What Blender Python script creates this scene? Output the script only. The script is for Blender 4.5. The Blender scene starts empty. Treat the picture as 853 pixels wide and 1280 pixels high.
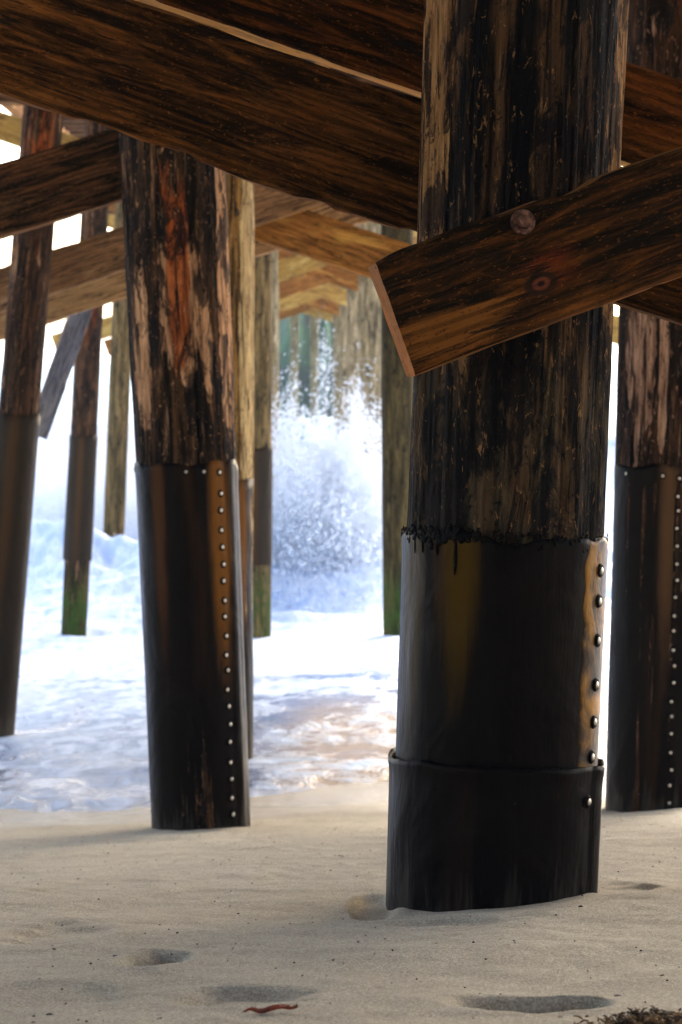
import bpy, bmesh, math, random
import numpy as np
from mathutils import Vector, Matrix
R = math.radians
rng = np.random.default_rng(7); random.seed(7)
sc = bpy.context.scene
COL = sc.collection

# ------------------------------------------------------------------ camera
F = 2400.0; CX = 426.5; CY = 640.0; CAMZ = 1.0
PITCH = math.atan(190/F)
cam_d = bpy.data.cameras.new('camera'); cam = bpy.data.objects.new('camera', cam_d); COL.objects.link(cam)
cam.location = (0, 0, CAMZ); cam.rotation_euler = (math.pi/2 - PITCH, 0, 0)
cam_d.sensor_fit = 'VERTICAL'; cam_d.sensor_height = 22.3; cam_d.lens = F/1280*22.3
cam_d.clip_start = .05; cam_d.clip_end = 6000
cam_d.dof.use_dof = True; cam_d.dof.focus_distance = 3.1; cam_d.dof.aperture_fstop = 5.8
sc.camera = cam

def P(px, py, d):
    """world point seen at photo pixel px,py at axial depth d (design-time ruler)"""
    x = (px-CX)/F*d; v = (py-CY)/F*d
    c, s = math.cos(PITCH), math.sin(PITCH)
    return Vector((x, d*c - v*s, CAMZ - d*s - v*c))

# ------------------------------------------------------------------ noise
def _h(i, j, k, s):
    n = (i*374761393 + j*668265263 + k*2147483647*3 + s*974634777) & 0xffffffff
    n = ((n ^ (n >> 13))*1274126177) & 0xffffffff
    n = ((n ^ (n >> 16))*2246822519) & 0xffffffff
    return ((n ^ (n >> 15)) & 0xffffff)/float(0xffffff)
def vnoise(x, y, z=0.0, s=0):
    x, y, z = np.broadcast_arrays(np.asarray(x, float), np.asarray(y, float), np.asarray(z, float))
    xi = np.floor(x).astype(np.int64); yi = np.floor(y).astype(np.int64); zi = np.floor(z).astype(np.int64)
    fx, fy, fz = x-xi, y-yi, z-zi
    fx = fx*fx*(3-2*fx); fy = fy*fy*(3-2*fy); fz = fz*fz*(3-2*fz)
    out = 0
    for a in (0, 1):
        for b in (0, 1):
            for c in (0, 1):
                w = (fx if a else 1-fx)*(fy if b else 1-fy)*(fz if c else 1-fz)
                out = out + w*_h(xi+a, yi+b, zi+c, s)
    return out*2-1
def fbm(x, y, z=0.0, o=4, s=0, g=.5):
    t = 0; a = 1; f = 1
    for k in range(o):
        t = t + a*vnoise(x*f, y*f, z*f, s+k*17); a *= g; f *= 2.03
    return t
def sstep(a, b, x):
    t = np.clip((x-a)/(b-a), 0, 1); return t*t*(3-2*t)

# ------------------------------------------------------------------ object helpers
def link(name, me, mat=None, parent=None, loc=None):
    o = bpy.data.objects.new(name, me); COL.objects.link(o)
    if mat and me is not None and not me.materials: me.materials.append(mat)
    if parent: o.parent = parent
    if loc is not None: o.location = loc
    return o
def tag(o, label=None, cat=None, group=None, kind=None):
    if label: o['label'] = label
    if cat: o['category'] = cat
    if group: o['group'] = group
    if kind: o['kind'] = kind
    return o
def empty(name, loc):
    o = bpy.data.objects.new(name, None); COL.objects.link(o); o.location = loc
    o.empty_display_size = .1; return o
def mesh_np(name, v, quads, smooth=True):
    me = bpy.data.meshes.new(name)
    v = np.asarray(v, np.float32); q = np.asarray(quads, np.int32); k = q.shape[1]
    me.vertices.add(len(v)); me.vertices.foreach_set('co', v.ravel())
    me.loops.add(q.size); me.loops.foreach_set('vertex_index', q.ravel())
    me.polygons.add(len(q)); me.polygons.foreach_set('loop_start', np.arange(0, q.size, k, dtype=np.int32))
    me.polygons.foreach_set('loop_total', np.full(len(q), k, np.int32))
    me.polygons.foreach_set('use_smooth', np.full(len(q), smooth))
    me.update(calc_edges=True); me.validate(); return me
def grid_quads(nr, nc, wrap=False):
    r = np.arange(nr-1)[:, None]; c = np.arange(nc if wrap else nc-1)[None, :]
    c2 = (c+1) % nc
    return np.stack([r*nc+c, r*nc+c2, (r+1)*nc+c2, (r+1)*nc+c], -1).reshape(-1, 4)

# ------------------------------------------------------------------ materials
class N:
    def __init__(s, name):
        s.m = bpy.data.materials.new(name); s.m.use_nodes = True; s.t = s.m.node_tree
        s.t.nodes.clear(); s.out = s.t.nodes.new('ShaderNodeOutputMaterial')
    def n(s, ty, **kw):
        nd = s.t.nodes.new('ShaderNode'+ty)
        for k, v in kw.items():
            if k in nd.inputs: s.set(nd.inputs[k], v)
            else: setattr(nd, k, v)
        return nd
    def set(s, inp, v):
        if isinstance(v, bpy.types.NodeSocket): s.t.links.new(v, inp)
        else:
            if isinstance(v, (tuple, list)) and inp.type == 'RGBA' and len(v) == 3: v = (*v, 1)
            inp.default_value = v
    def obj(s):
        tc = s.n('TexCoord'); oi = s.n('ObjectInfo')
        off = s.n('VectorMath', operation='SCALE'); s.set(off.inputs[0], (37., 21., 13.)); s.set(off.inputs['Scale'], oi.outputs['Random'])
        ad = s.n('VectorMath', operation='ADD'); s.set(ad.inputs[0], tc.outputs['Object']); s.set(ad.inputs[1], off.outputs[0])
        return tc.outputs['Object'], ad.outputs[0]
    def sc(s, v, k):
        m = s.n('VectorMath', operation='MULTIPLY'); s.set(m.inputs[0], v); s.set(m.inputs[1], k); return m.outputs[0]
    def noise(s, v, scale=1., detail=4., rough=.55, dist=0.):
        return s.n('TexNoise', Vector=v, Scale=scale, Detail=detail, Roughness=rough, Distortion=dist).outputs['Fac']
    def ramp(s, f, a, b, lo=0., hi=1.):
        m = s.n('MapRange', clamp=True, interpolation_type='SMOOTHSTEP')
        s.set(m.inputs[0], f); s.set(m.inputs[1], a); s.set(m.inputs[2], b); s.set(m.inputs[3], lo); s.set(m.inputs[4], hi)
        return m.outputs[0]
    def mix(s, f, a, b):
        m = s.n('Mix', data_type='RGBA'); s.set(m.inputs[0], f); s.set(m.inputs[6], a); s.set(m.inputs[7], b); return m.outputs[2]
    def math(s, op, a, b=0.):
        m = s.n('Math', operation=op); s.set(m.inputs[0], a); s.set(m.inputs[1], b); return m.outputs[0]
    def xyz(s, v):
        m = s.n('SeparateXYZ'); s.set(m.inputs[0], v); return m.outputs
    def bump(s, h, strength=.5, dist=.01, nrm=None):
        b = s.n('Bump'); s.set(b.inputs['Height'], h); s.set(b.inputs['Strength'], strength); s.set(b.inputs['Distance'], dist)
        if nrm is not None: s.set(b.inputs['Normal'], nrm)
        return b.outputs[0]
    def fin(s, col, rough=.8, nrm=None, spec=.3, **kw):
        p = s.n('BsdfPrincipled'); s.set(p.inputs['Base Color'], col); s.set(p.inputs['Roughness'], rough)
        s.set(p.inputs['Specular IOR Level'], spec)
        if nrm is not None: s.set(p.inputs['Normal'], nrm)
        for k, v in kw.items(): s.set(p.inputs[k.replace('_', ' ')], v)
        s.t.links.new(p.outputs[0], s.out.inputs[0]); return s.m
    def gauss(s, co, c, w):
        """1 at centre c falling to 0 at ellipsoid radius w (object space)"""
        a = s.n('VectorMath', operation='SUBTRACT'); s.set(a.inputs[0], co); s.set(a.inputs[1], c)
        b = s.n('VectorMath', operation='DIVIDE'); s.set(b.inputs[0], a.outputs[0]); s.set(b.inputs[1], w)
        l = s.n('VectorMath', operation='LENGTH'); s.set(l.inputs[0], b.outputs[0])
        return s.math('SUBTRACT', 1., l.outputs['Value'])

def mat_pile(name, dark, brown, tan, peel=.62, patches=(), red=(), dist=.012, grn=False, tar=.56, low=None):
    s = N(name); co, cr = s.obj()
    g1 = s.noise(s.sc(cr, (26, 26, 2.2)), 1, 5, .62, .5)
    g2 = s.noise(s.sc(cr, (75, 75, 5.5)), 1, 4, .6, .3)
    blk = s.noise(s.sc(cr, (14, 14, 5)), 1, 6, .7, .8)
    pl = s.noise(s.sc(cr, (15, 15, 1.5)), 1, 5, .6, .9)
    col = s.mix(s.ramp(g1, .42, .66), dark, brown)
    col = s.mix(s.ramp(g2, .55, .8, 0, .55), col, tan)
    msk = s.ramp(pl, peel, peel+.035)
    for c, w, k in patches:
        gg = s.math('ADD', s.math('MULTIPLY', s.gauss(co, c, w), k), s.math('SUBTRACT', s.noise(s.sc(cr, (22, 22, 4)), 1, 6, .65, .7), .5))
        msk = s.math('MAXIMUM', msk, s.ramp(gg, .10, .14))
    tanv = s.mix(s.ramp(g2, .35, .68), (tan[0]*.35, tan[1]*.3, tan[2]*.28), tan)
    col = s.mix(msk, col, tanv)
    for c, w, k in red:
        gg = s.math('ADD', s.math('MULTIPLY', s.gauss(co, c, w), k), s.math('SUBTRACT', s.noise(s.sc(cr, (26, 26, 3)), 1, 5, .6, .5), .5))
        col = s.mix(s.ramp(gg, .08, .3, 0, .9), col, s.mix(s.ramp(g2, .3, .7), (.12, .020, .004), (.48, .11, .018)))
    if low: col = s.mix(s.math('MULTIPLY', s.ramp(s.xyz(co)[2], .85, 1.05, 1, 0), s.ramp(g2, .4, .7, .1, .7)), col, low)
    crack = s.ramp(s.noise(s.sc(cr, (44, 44, 2.6)), 1, 5, .7, .6), .36, .45, 1, 0)
    col = s.mix(s.math('MULTIPLY', crack, .9), col, (.006, .005, .005))
    col = s.mix(s.ramp(blk, tar, tar+.07, 0, .85), col, (.005, .005, .006))
    chp = s.noise(s.sc(cr, (52, 52, 20)), 1, 6, .8, 1.4)
    col = s.mix(s.ramp(chp, .56, .66, 0, .8), col, (.006, .005, .005))
    col = s.mix(s.ramp(chp, .36, .28, 0, .5), col, tan)
    if grn:
        z = s.xyz(co)[2]
        col = s.mix(s.math('MULTIPLY', s.ramp(z, .3, .75, 1, 0), s.ramp(blk, .35, .6, .1, .9)), col, (.038, .080, .012))
    flk = s.noise(s.sc(cr, (85, 85, 32)), 1, 4, .75, .8)
    col = s.mix(s.ramp(flk, .61, .66, 0, .75), col, s.mix(g1, (tan[0]*.5, tan[1]*.45, tan[2]*.4), tan)); col = s.mix(s.ramp(flk, .41, .36, 0, .8), col, (.004, .004, .004))
    h = s.math('ADD', s.math('MULTIPLY', g1, 1.), s.math('MULTIPLY', g2, .5))
    h = s.math('SUBTRACT', h, s.math('MULTIPLY', crack, .8)); h = s.math('SUBTRACT', h, s.math('MULTIPLY', msk, .35))
    h = s.math('ADD', h, s.math('MULTIPLY', blk, .6)); h = s.math('ADD', h, s.math('ADD', s.math('MULTIPLY', chp, -.5), s.math('MULTIPLY', flk, .35)))
    return s.fin(col, s.ramp(g1, .3, .7, .95, .7), s.bump(h, 1., dist), .08)

def mat_board(name, dark, brown, light, mixlo=.4, mixhi=.65, knots=(), reds=(), pale=(), edge=(.30, .13, .03), ek=.55):
    """long timbers: local x runs along the grain"""
    s = N(name); co, cr = s.obj()
    warp = s.noise(s.sc(cr, (1.4, 5, 5)), 1, 2, .5)
    x, y, z = s.xyz(cr)[0], s.xyz(cr)[1], s.xyz(cr)[2]
    g1 = s.noise(s.sc(cr, (4.5, 30, 42)), 1, 6, .7, .9)
    g2 = s.noise(s.sc(cr, (10, 120, 170)), 1, 4, .65, .4); pit = s.noise(s.sc(cr, (90, 150, 220)), 1, 3, .7)
    big = s.noise(s.sc(cr, (2.2, 9, 9)), 1, 5, .6, .6)
    # growth-ring lines
    ring = s.math('SINE', s.math('ADD', s.math('MULTIPLY', z, 330.), s.math('MULTIPLY', warp, 34.)))
    for c, w in knots:
        g = s.math('MAXIMUM', s.gauss(co, c, w), 0.)
        ring = s.math('SINE', s.math('ADD', s.math('ADD', s.math('MULTIPLY', z, 300.), s.math('MULTIPLY', warp, 30.)), s.math('MULTIPLY', g, 26.)))
    col = s.mix(s.ramp(g1, mixlo, mixhi), dark, brown)
    col = s.mix(s.ramp(big, .5, .75, 0, .75), col, light)
    for c, w, k in pale:
        gg = s.math('ADD', s.math('MULTIPLY', s.gauss(co, c, w), k), s.math('SUBTRACT', g1, .5))
        col = s.mix(s.ramp(gg, .05, .3, 0, .7), col, light)
    col = s.mix(s.ramp(pit, .60, .68, 0, .6), col, light); col = s.mix(s.ramp(pit, .40, .33, 0, .7), col, (.006, .004, .003))
    col = s.mix(s.ramp(ring, -.2, .9, 0, .45), col, (dark[0]*.7, dark[1]*.7, dark[2]*.7))
    col = s.mix(s.ramp(g2, .52, .75, 0, .6), col, (dark[0]*.5, dark[1]*.5, dark[2]*.5))
    tcn = s.n('TexCoord'); en = s.math('ABSOLUTE', s.xyz(tcn.outputs['Normal'])[0])
    col = s.mix(s.ramp(en, .8, .9), col, s.mix(s.ramp(big, .4, .6), light, (light[0]*1.5, light[1]*1.3, light[2]*1.2)))
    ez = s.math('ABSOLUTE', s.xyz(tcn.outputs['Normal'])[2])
    col = s.mix(s.math('MULTIPLY', s.ramp(ez, .75, .95), s.ramp(big, .35, .55, ek*.5, ek)), col, edge)  # top and bottom faces tinted golden, standing in for lit undersides
    for c, w, k in reds:
        gg = s.math('ADD', s.math('MULTIPLY', s.gauss(co, c, w), k), s.math('SUBTRACT', big, .5))
        col = s.mix(s.ramp(gg, .1, .35, 0, .85), col, (.20, .03, .008))
    for c, w in knots:
        g = s.gauss(co, c, w)
        col = s.mix(s.ramp(g, .45, .6, 0, .9), col, (.02, .009, .006))
        col = s.mix(s.ramp(g, .70, .8, 0, .9), col, (.13, .035, .015))
        col = s.mix(s.ramp(g, .86, .92, 0, .9), col, (.012, .008, .007))
    spl = s.ramp(s.noise(s.sc(cr, (4.5, 48, 66)), 1, 6, .75, .7), .385, .415, 1, 0)
    col = s.mix(s.math('MULTIPLY', spl, .85), col, (.008, .006, .005))
    h = s.math('ADD', g1, s.math('MULTIPLY', g2, .5)); h = s.math('SUBTRACT', h, s.math('MULTIPLY', spl, .6))
    h = s.math('ADD', h, s.math('ADD', s.math('MULTIPLY', ring, .12), s.math('MULTIPLY', pit, .3)))
    return s.fin(col, .8, s.bump(h, .8, .008), .08)

def mat_jacket(name, stains_and_sheen=(), base=(.004, .004, .005), streak=.45):
    s = N(name); co, cr = s.obj()
    st = s.noise(s.sc(cr, (9, 9, .7)), 1, 4, .55, .3)
    fine = s.noise(s.sc(cr, (30, 30, 3.5)), 1, 6, .65, .6)
    sp = s.noise(cr, 60., 5, .7)
    col = s.mix(s.ramp(fine, .5, .8, 0, .6), base, (.011, .009, .009))
    col = s.mix(s.ramp(st, .58, .74, 0, streak), col, (.045, .018, .006))
    for c, w, k, cc in stains_and_sheen:
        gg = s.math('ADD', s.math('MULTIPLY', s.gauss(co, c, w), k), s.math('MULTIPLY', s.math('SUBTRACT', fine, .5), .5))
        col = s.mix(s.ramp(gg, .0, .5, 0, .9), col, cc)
    col = s.mix(s.ramp(sp, .70, .76, 0, .5), col, (.07, .055, .04))
    wav = s.noise(s.sc(cr, (7, 7, 5)), 1, 3, .5, .6); scf = s.noise(s.sc(cr, (90, 90, 7)), 1, 5, .75, 1.)
    col = s.mix(s.ramp(scf, .66, .72, 0, .5), col, (.10, .075, .05))
    dus = s.math('ADD', s.math('MULTIPLY', s.xyz(co)[2], -3.), s.math('MULTIPLY', fine, 1.4))
    col = s.mix(s.ramp(dus, .45, .75, 0, .14), col, (.20, .165, .12))
    h = s.math('ADD', s.math('MULTIPLY', st, .6), s.math('ADD', s.math('MULTIPLY', fine, .35), s.math('MULTIPLY', sp, .08)))
    h = s.math('ADD', h, s.math('ADD', s.math('MULTIPLY', wav, 2.2), s.math('MULTIPLY', scf, -.15)))
    r = s.ramp(fine, .3, .7, .32, .55)
    return s.fin(col, r, s.bump(h, .45, .012), .05, Specular_Tint=(1., .66, .34, 1.))

# main pile local frame: z up the pile from its foot, -y toward the camera, x to the right
M_main = mat_pile('creosoted_pile_wood', (.008, .006, .005), (.085, .040, .015), (.42, .21, .075), .66, tar=.47, low=(.10, .070, .035),
    patches=[((-.165, -.08, 1.45), (.05, .12, .5), .55), ((.172, -.06, 1.45), (.035, .12, .55), .6),  # outer side strips: exposed wood with some rim light painted in
             ((-.10, -.15, .98), (.03, .06, .12), .5), ((-.05, -.17, 1.1), (.02, .06, .10), .5)], dist=.016)
M_left = mat_pile('peeling_pile_wood', (.010, .007, .005), (.085, .037, .013), (.66, .35, .17), .70,tar=.5,
    patches=[((-.13, -.13, 1.72), (.045, .09, .42), .62), ((.02, -.18, 1.86), (.11, .09, .30), .60), ((.10, -.15, 1.72), (.03, .08, .22), .55),
             ((.165, -.05, 1.95), (.035, .09, .75), .8), ((-.13, -.13, 1.60), (.06, .09, .12), .55)],  # right side strip: bare wood, its bright edge light partly painted in
    red=[((.01, -.18, 1.95), (.055, .10, .42), .75), ((-.02, -.18, 2.3), (.03, .1, .2), .3)])
M_right = mat_pile('split_pile_wood', (.010, .006, .005), (.065, .026, .009), (.50, .28, .17), .68,
    patches=[((-.12, -.13, 1.60), (.07, .12, .42), .62), ((-.055, -.17, 1.7), (.018, .08, .55), .7)],
    red=[((.05, -.18, 2.9), (.12, .12, .35), .6)])
M_mid = mat_pile('weathered_pile_wood', (.07, .035, .010), (.30, .15, .035), (.72, .50, .22), .56,
    patches=[((.15, -.08, 2.1), (.05, .14, 1.1), .9)], grn=False)
M_far = mat_pile('mossy_pile_wood', (.08, .055, .022), (.26, .16, .055), (.48, .32, .14), .6, grn=True)
M_olive = mat_pile('dark_olive_pile_wood', (.03, .022, .008), (.11, .075, .022), (.26, .17, .06), .64, grn=True)
M_farred = mat_pile('rusty_stained_pile_wood', (.025, .015, .010), (.12, .05, .018), (.46, .24, .12), .6,
    red=[((.02, -.1, 3.2), (.10, .15, .5), .35)], grn=True)
GOLD = (.36, .15, .014)
M_jm = mat_jacket('black_pile_jacket', [((-.085, -.155, .62), (.045, .08, .30), .65, (.060, .030, .004)), ((-.16, -.07, .6), (.03, .09, .5), .6, (.07, .05, .03))])  # gold band at left: warm reflections painted into the jacket colour
M_col = mat_jacket('black_collar', [((-.17, -.05, .4), (.03, .09, .3), .5, (.05, .04, .03))], streak=.12)
M_jl = mat_jacket('stained_pile_jacket', [((-.09, -.15, 1.2), (.035, .09, .75), .7, (.055, .02, .007)), ((.12, -.135, 1.05), (.05, .08, .62), .8, (.17, .062, .010))])
M_jr = mat_jacket('dark_pile_jacket', [((-.02, -.18, 1.1), (.05, .08, .75), .6, (.09, .045, .02))])
M_jf = mat_jacket('faded_pile_jacket', [((.0, -.13, 1.4), (.05, .1, 1.3), .6, (.07, .034, .014))], (.028, .020, .014))
s = N('seam_flange'); co, cr = s.obj()
n1 = s.noise(s.sc(cr, (18, 18, 10)), 1, 5, .6, .4)
M_seam = s.fin(s.mix(s.ramp(n1, .42, .66), (.03, .014, .006), GOLD), .42, s.bump(n1, .4, .01), .2)
M_tar = N('nail_washer').fin((.02, .012, .008), .6, None, .1)
s = N('galvanised_nail'); M_nail = s.fin((.52, .45, .36), .42, None, .5, Metallic=1.)
s = N('rusted_bolt'); co, cr = s.obj(); n1 = s.noise(cr, 90., 4)
M_bolt = s.fin(s.mix(s.ramp(n1, .4, .6), (.05, .018, .01), (.16, .07, .04)), .6, s.bump(n1, .5, .004), .5, Metallic=.6)
s = N('tar'); co, cr = s.obj(); n1 = s.noise(cr, 45., 5, .7)
M_tar = s.fin(s.mix(s.ramp(n1, .4, .7), (.003, .003, .003), (.012, .008, .006)), .6, s.bump(n1, .8, .01), .04)

M_b1 = mat_board('dark_brace_wood', (.012, .005, .002), (.155, .050, .009), (.27, .095, .018), .38, .68, pale=[((-.9, 0, .05), (.5, .2, .16), .5)])
M_b2 = mat_board('dark_brown_brace_wood', (.010, .004, .001), (.15, .038, .005), (.32, .095, .014), .4, .7, edge=(.62, .30, .07), ek=.95)  # strong golden edge colour paints the lit underside of this brace
M_b3 = mat_board('knotted_brace_wood', (.007, .004, .002), (.105, .032, .005), (.25, .085, .014), .40, .72,
    knots=[((-.19, -.045, -.028), (.06, .2, .040)), ((-.185, -.045, .074), (.045, .2, .026))], reds=[((-.16, -.045, -.01), (.12, .2, .06), .26)],
    pale=[((-.36, -.045, -.05), (.14, .2, .05), .6)])
M_b4 = mat_board('mottled_beam_wood', (.012, .007, .004), (.13, .05, .017), (.34, .16, .06), .42, .62)
M_b5 = mat_board('orange_brace_wood', (.10, .036, .008), (.40, .16, .030), (.66, .36, .07), .36, .62)  # far braces: yellow light of the tunnel raised into the albedo
M_b6 = mat_board('golden_brace_wood', (.18, .09, .02), (.52, .31, .07), (.72, .52, .16), .36, .62)  # golden light under the pier put into the wood colour
M_b7 = mat_board('light_painted_rail_wood', (.05, .024, .012), (.30, .15, .06), (.52, .30, .15), .34, .6)  # rail brightened: the light on it is put into the colour
M_b8 = mat_board('pale_rail_wood', (.12, .06, .025), (.50, .28, .11), (.70, .46, .22), .3, .6)
M_b9 = mat_board('silvered_strut_wood', (.07, .065, .07), (.20, .19, .21), (.42, .36, .28), .36, .6)
M_fp = mat_pile('haze_paled_pile_wood', (.16, .12, .06), (.42, .31, .16), (.66, .52, .30), .6)  # paler wood: spray haze painted into the pile colour
M_deck = mat_board('deck_plank_wood', (.03, .018, .010), (.16, .08, .035), (.30, .18, .10), .4, .65)

# sand
s = N('beach_sand'); tc = s.n('TexCoord'); co = tc.outputs['Object']
g0 = s.noise(co, 620., 3, .85); g1 = s.noise(co, 300., 5, .9); gm = s.noise(co, 150., 3, .8); g2 = s.noise(co, 14., 5, .65); g3 = s.noise(s.sc(co, (1.2, 3.5, 1)), 1., 4, .6)
dark = s.ramp(s.noise(co, 120., 2, .6), .68, .72)
col = s.mix(s.ramp(g1, .36, .64), (.21, .172, .115), (.62, .545, .40))
col = s.mix(s.ramp(g0, .42, .62, 0, .5), col, (.60, .53, .40))
col = s.mix(s.ramp(g2, .35, .7, 0, .20), col, (.21, .17, .11))
col = s.mix(s.ramp(gm, .38, .62, .28, 0), col, (.16, .125, .08))
col = s.mix(s.math('MULTIPLY', dark, .6), col, (.10, .075, .05))
y = s.xyz(co)[1]
wet = s.ramp(s.math('ADD', y, s.math('MULTIPLY', s.math('SUBTRACT', g3, .5), 1.5)), 6.7, 7.6)
col = s.mix(s.math('MULTIPLY', wet, .75), col, (.13, .10, .065))
h = s.math('ADD', s.math('MULTIPLY', g1, .35), s.math('ADD', s.math('MULTIPLY', g0, .2), s.math('MULTIPLY', g2, 1.2)))
M_sand = s.fin(col, s.ramp(wet, 0, 1, .95, .25), s.bump(h, .8, .007), .3)

# water / foam
s = N('foamy_sea_water'); tc = s.n('TexCoord'); co = tc.outputs['Object']
f1 = s.noise(s.sc(co, (1.1, .55, 1)), 1., 7, .62, 1.2); f2 = s.noise(s.sc(co, (7, 3.5, 3)), 1., 5, .65, .8)
x, y = s.xyz(co)[0], s.xyz(co)[1]
f = s.math('ADD', f1, s.math('MULTIPLY', s.math('SUBTRACT', f2, .5), .35))
bias = s.math('MULTIPLY', s.ramp(y, 11., 20.), .42)
# tan swash showing through between the foam in the right hand run-up
f = s.math('ADD', f, bias)
foam = s.ramp(f, .40, .60)
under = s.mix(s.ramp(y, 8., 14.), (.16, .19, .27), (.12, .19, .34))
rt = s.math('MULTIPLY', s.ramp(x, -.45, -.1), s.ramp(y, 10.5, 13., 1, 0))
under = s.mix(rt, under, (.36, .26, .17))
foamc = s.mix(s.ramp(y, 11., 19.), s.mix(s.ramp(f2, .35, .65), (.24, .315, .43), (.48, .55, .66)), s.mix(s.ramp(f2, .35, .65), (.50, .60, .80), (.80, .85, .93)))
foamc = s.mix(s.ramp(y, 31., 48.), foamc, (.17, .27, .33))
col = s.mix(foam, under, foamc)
p = s.fin(col, s.ramp(foam, 0, 1, .18, .7), s.bump(s.math('ADD', f2, s.math('MULTIPLY', foam, .4)), .6, .03), .10)
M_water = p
s = N('sea_spray_drops'); d = s.n('BsdfPrincipled'); s.set(d.inputs['Base Color'], (.88, .91, .95, 1)); s.set(d.inputs['Roughness'], .35)
s.set(d.inputs['Subsurface Weight'], 0.)
tl = s.n('BsdfTranslucent'); s.set(tl.inputs[0], (.88, .91, .95, 1)); mx = s.n('MixShader'); s.set(mx.inputs[0], .68)
s.t.links.new(d.outputs[0], mx.inputs[1]); s.t.links.new(tl.outputs[0], mx.inputs[2]); s.t.links.new(mx.outputs[0], s.out.inputs[0]); M_drop = s.m
def mat_vol(name, dens, col=(.95, .97, 1., 1), an=.0):
    s = N(name); v = s.n('VolumePrincipled'); s.set(v.inputs['Color'], col); s.set(v.inputs['Density'], dens); s.set(v.inputs['Anisotropy'], an)
    s.t.links.new(v.outputs[0], s.out.inputs[1]); return s.m
s = N('hill_foliage'); tc = s.n('TexCoord'); n1 = s.noise(tc.outputs['Object'], .35, 6, .7)
M_hill = s.fin(s.mix(s.ramp(n1, .4, .6), (.004, .022, .018), (.020, .085, .030)), .9)
s = N('red_seaweed'); co, cr = s.obj(); n1 = s.noise(cr, 60., 4)
M_weed = s.fin(s.mix(s.ramp(n1, .4, .6), (.07, .012, .006), (.24, .05, .02)), .55, s.bump(n1, .6, .003))
s = N('brown_kelp'); co, cr = s.obj(); n1 = s.noise(cr, 80., 4)
M_kelp = s.fin(s.mix(s.ramp(n1, .4, .62), (.04, .02, .008), (.26, .14, .05)), .7, s.bump(n1, .6, .003))
s = N('shell_and_stone'); oi = s.n('ObjectInfo')
M_peb = s.fin(s.mix(s.ramp(oi.outputs['Random'], .2, .9), (.06, .05, .045), (.32, .24, .20)), .7)

# ------------------------------------------------------------------ beach
MB = (612, 1138, 3.39); LB = (252, 1034, 6.9)
prof = [(-400, 6.0), (-40, 5.0), (-12, 1.9), (-6, .95), (0, .50), (1.5, .37)]
for q in ((612, 1122, 3.39), (252, 1027, 6.9), (272, 950, 9.5), (0, 905, 11.0), (320, 797, 17.7)):
    w = P(*q); prof.append((w.y, w.z))
prof += [(22, -1.85), (60, -3.2), (300, -6), (5000, -20)]
py_, pz_ = np.array(prof).T
# smooth profile through dense resample
_ys = np.linspace(-12, 30, 4200); _zs = np.interp(_ys, py_, pz_)
_k = np.hanning(121); _k /= _k.sum(); _zp = np.pad(_zs, 60, mode='reflect', reflect_type='odd'); _zs = np.convolve(_zp, _k, 'valid')
def base_z(y):
    y = np.asarray(y, float)
    return np.where((y > -11.9) & (y < 29.9), np.interp(y, _ys, _zs), np.interp(y, py_, pz_))
def raydown(px, py):
    """where a photo pixel meets the plain beach"""
    for d in np.arange(1.5, 30, .005):
        w = P(px, py, d)
        if w.z <= base_z(w.y) + xt(w.x, w.y): return w
    return w
def xt(x, y): return .045*x*sstep(1, 5, y)*(1-sstep(14, 20, y))
DIPS = []
def ground(x, y):
    z = base_z(y) + xt(x, y)
    near = 1 - sstep(7, 11, y)
    z = z + near*(.012*fbm(x*1.3+4, y*2.2, 0, 3, 3) + 0.0035*fbm(x*4, y*6, 0, 3, 9) + .0016*fbm(x*18, y*22, 0, 3, 21))
    for (cx, cy, ax, ay, rot, dep, rim) in DIPS:
        c, s_ = math.cos(rot), math.sin(rot)
        u = ((x-cx)*c + (y-cy)*s_)/ax; v = (-(x-cx)*s_ + (y-cy)*c)/ay
        r = np.sqrt(u*u + v*v) + .16*vnoise(x*26, y*26, 0, 5)
        z = z - dep*(1-sstep(.62, 1.05, r)) + rim*np.exp(-((r-1.25)/.25)**2)
    return z
def dip(px, py, wpx, hpx, dep, rim=.3, rot=0):
    w = raydown(px, py); k = F/w.y
    gy = abs(raydown(px, py-hpx/2).y - raydown(px, py+hpx/2).y)/2
    DIPS.append((w.x, w.y, wpx/2/k, max(gy, .02), rot, dep, dep*rim))
dip(192, 1198, 84, 22, .016, .3); dip(300, 1240, 170, 22, .011, .25); dip(60, 1238, 190, 26, .004)
dip(655, 1246, 205, 20, .024, .14, R(2)); dip(70, 1165, 130, 30, .008); dip(466, 1128, 60, 26, .010, .2)
dip(728, 1243, 66, 14, .016, .15); dip(205, 1196, 50, 12, .010, .1); dip(770, 1113, 120, 20, .009, .2); dip(120, 1110, 160, 20, .006); dip(430, 1090, 200, 20, .006)
dip(700, 1118, 60, 10, -.012, 0); dip(560, 1152, 150, 14, .008)
dip(520, 1010, 300, 14, -.008, 0)

def axis(lo, hi, step, far_lo, far_hi, g=1.12):
    a = list(np.arange(lo, hi+1e-6, step))
    s_ = step
    while a[-1] < far_hi: s_ *= g; a.append(a[-1]+s_)
    s_ = step
    while a[0] > far_lo: s_ *= g; a.insert(0, a[0]-s_)
    return np.array(a)
ax_ = axis(-1.35, 1.35, .008, -2500, 2500); ay_ = axis(1.7, 4.8, .008, -300, 5000, 1.018)
X, Y = np.meshgrid(ax_, ay_)
V = np.stack([X, Y, ground(X, Y)], -1).reshape(-1, 3)
beach = link('beach_sand', mesh_np('beach_sand', V, grid_quads(len(ay_), len(ax_))), M_sand)
tag(beach, kind='structure')

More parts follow.
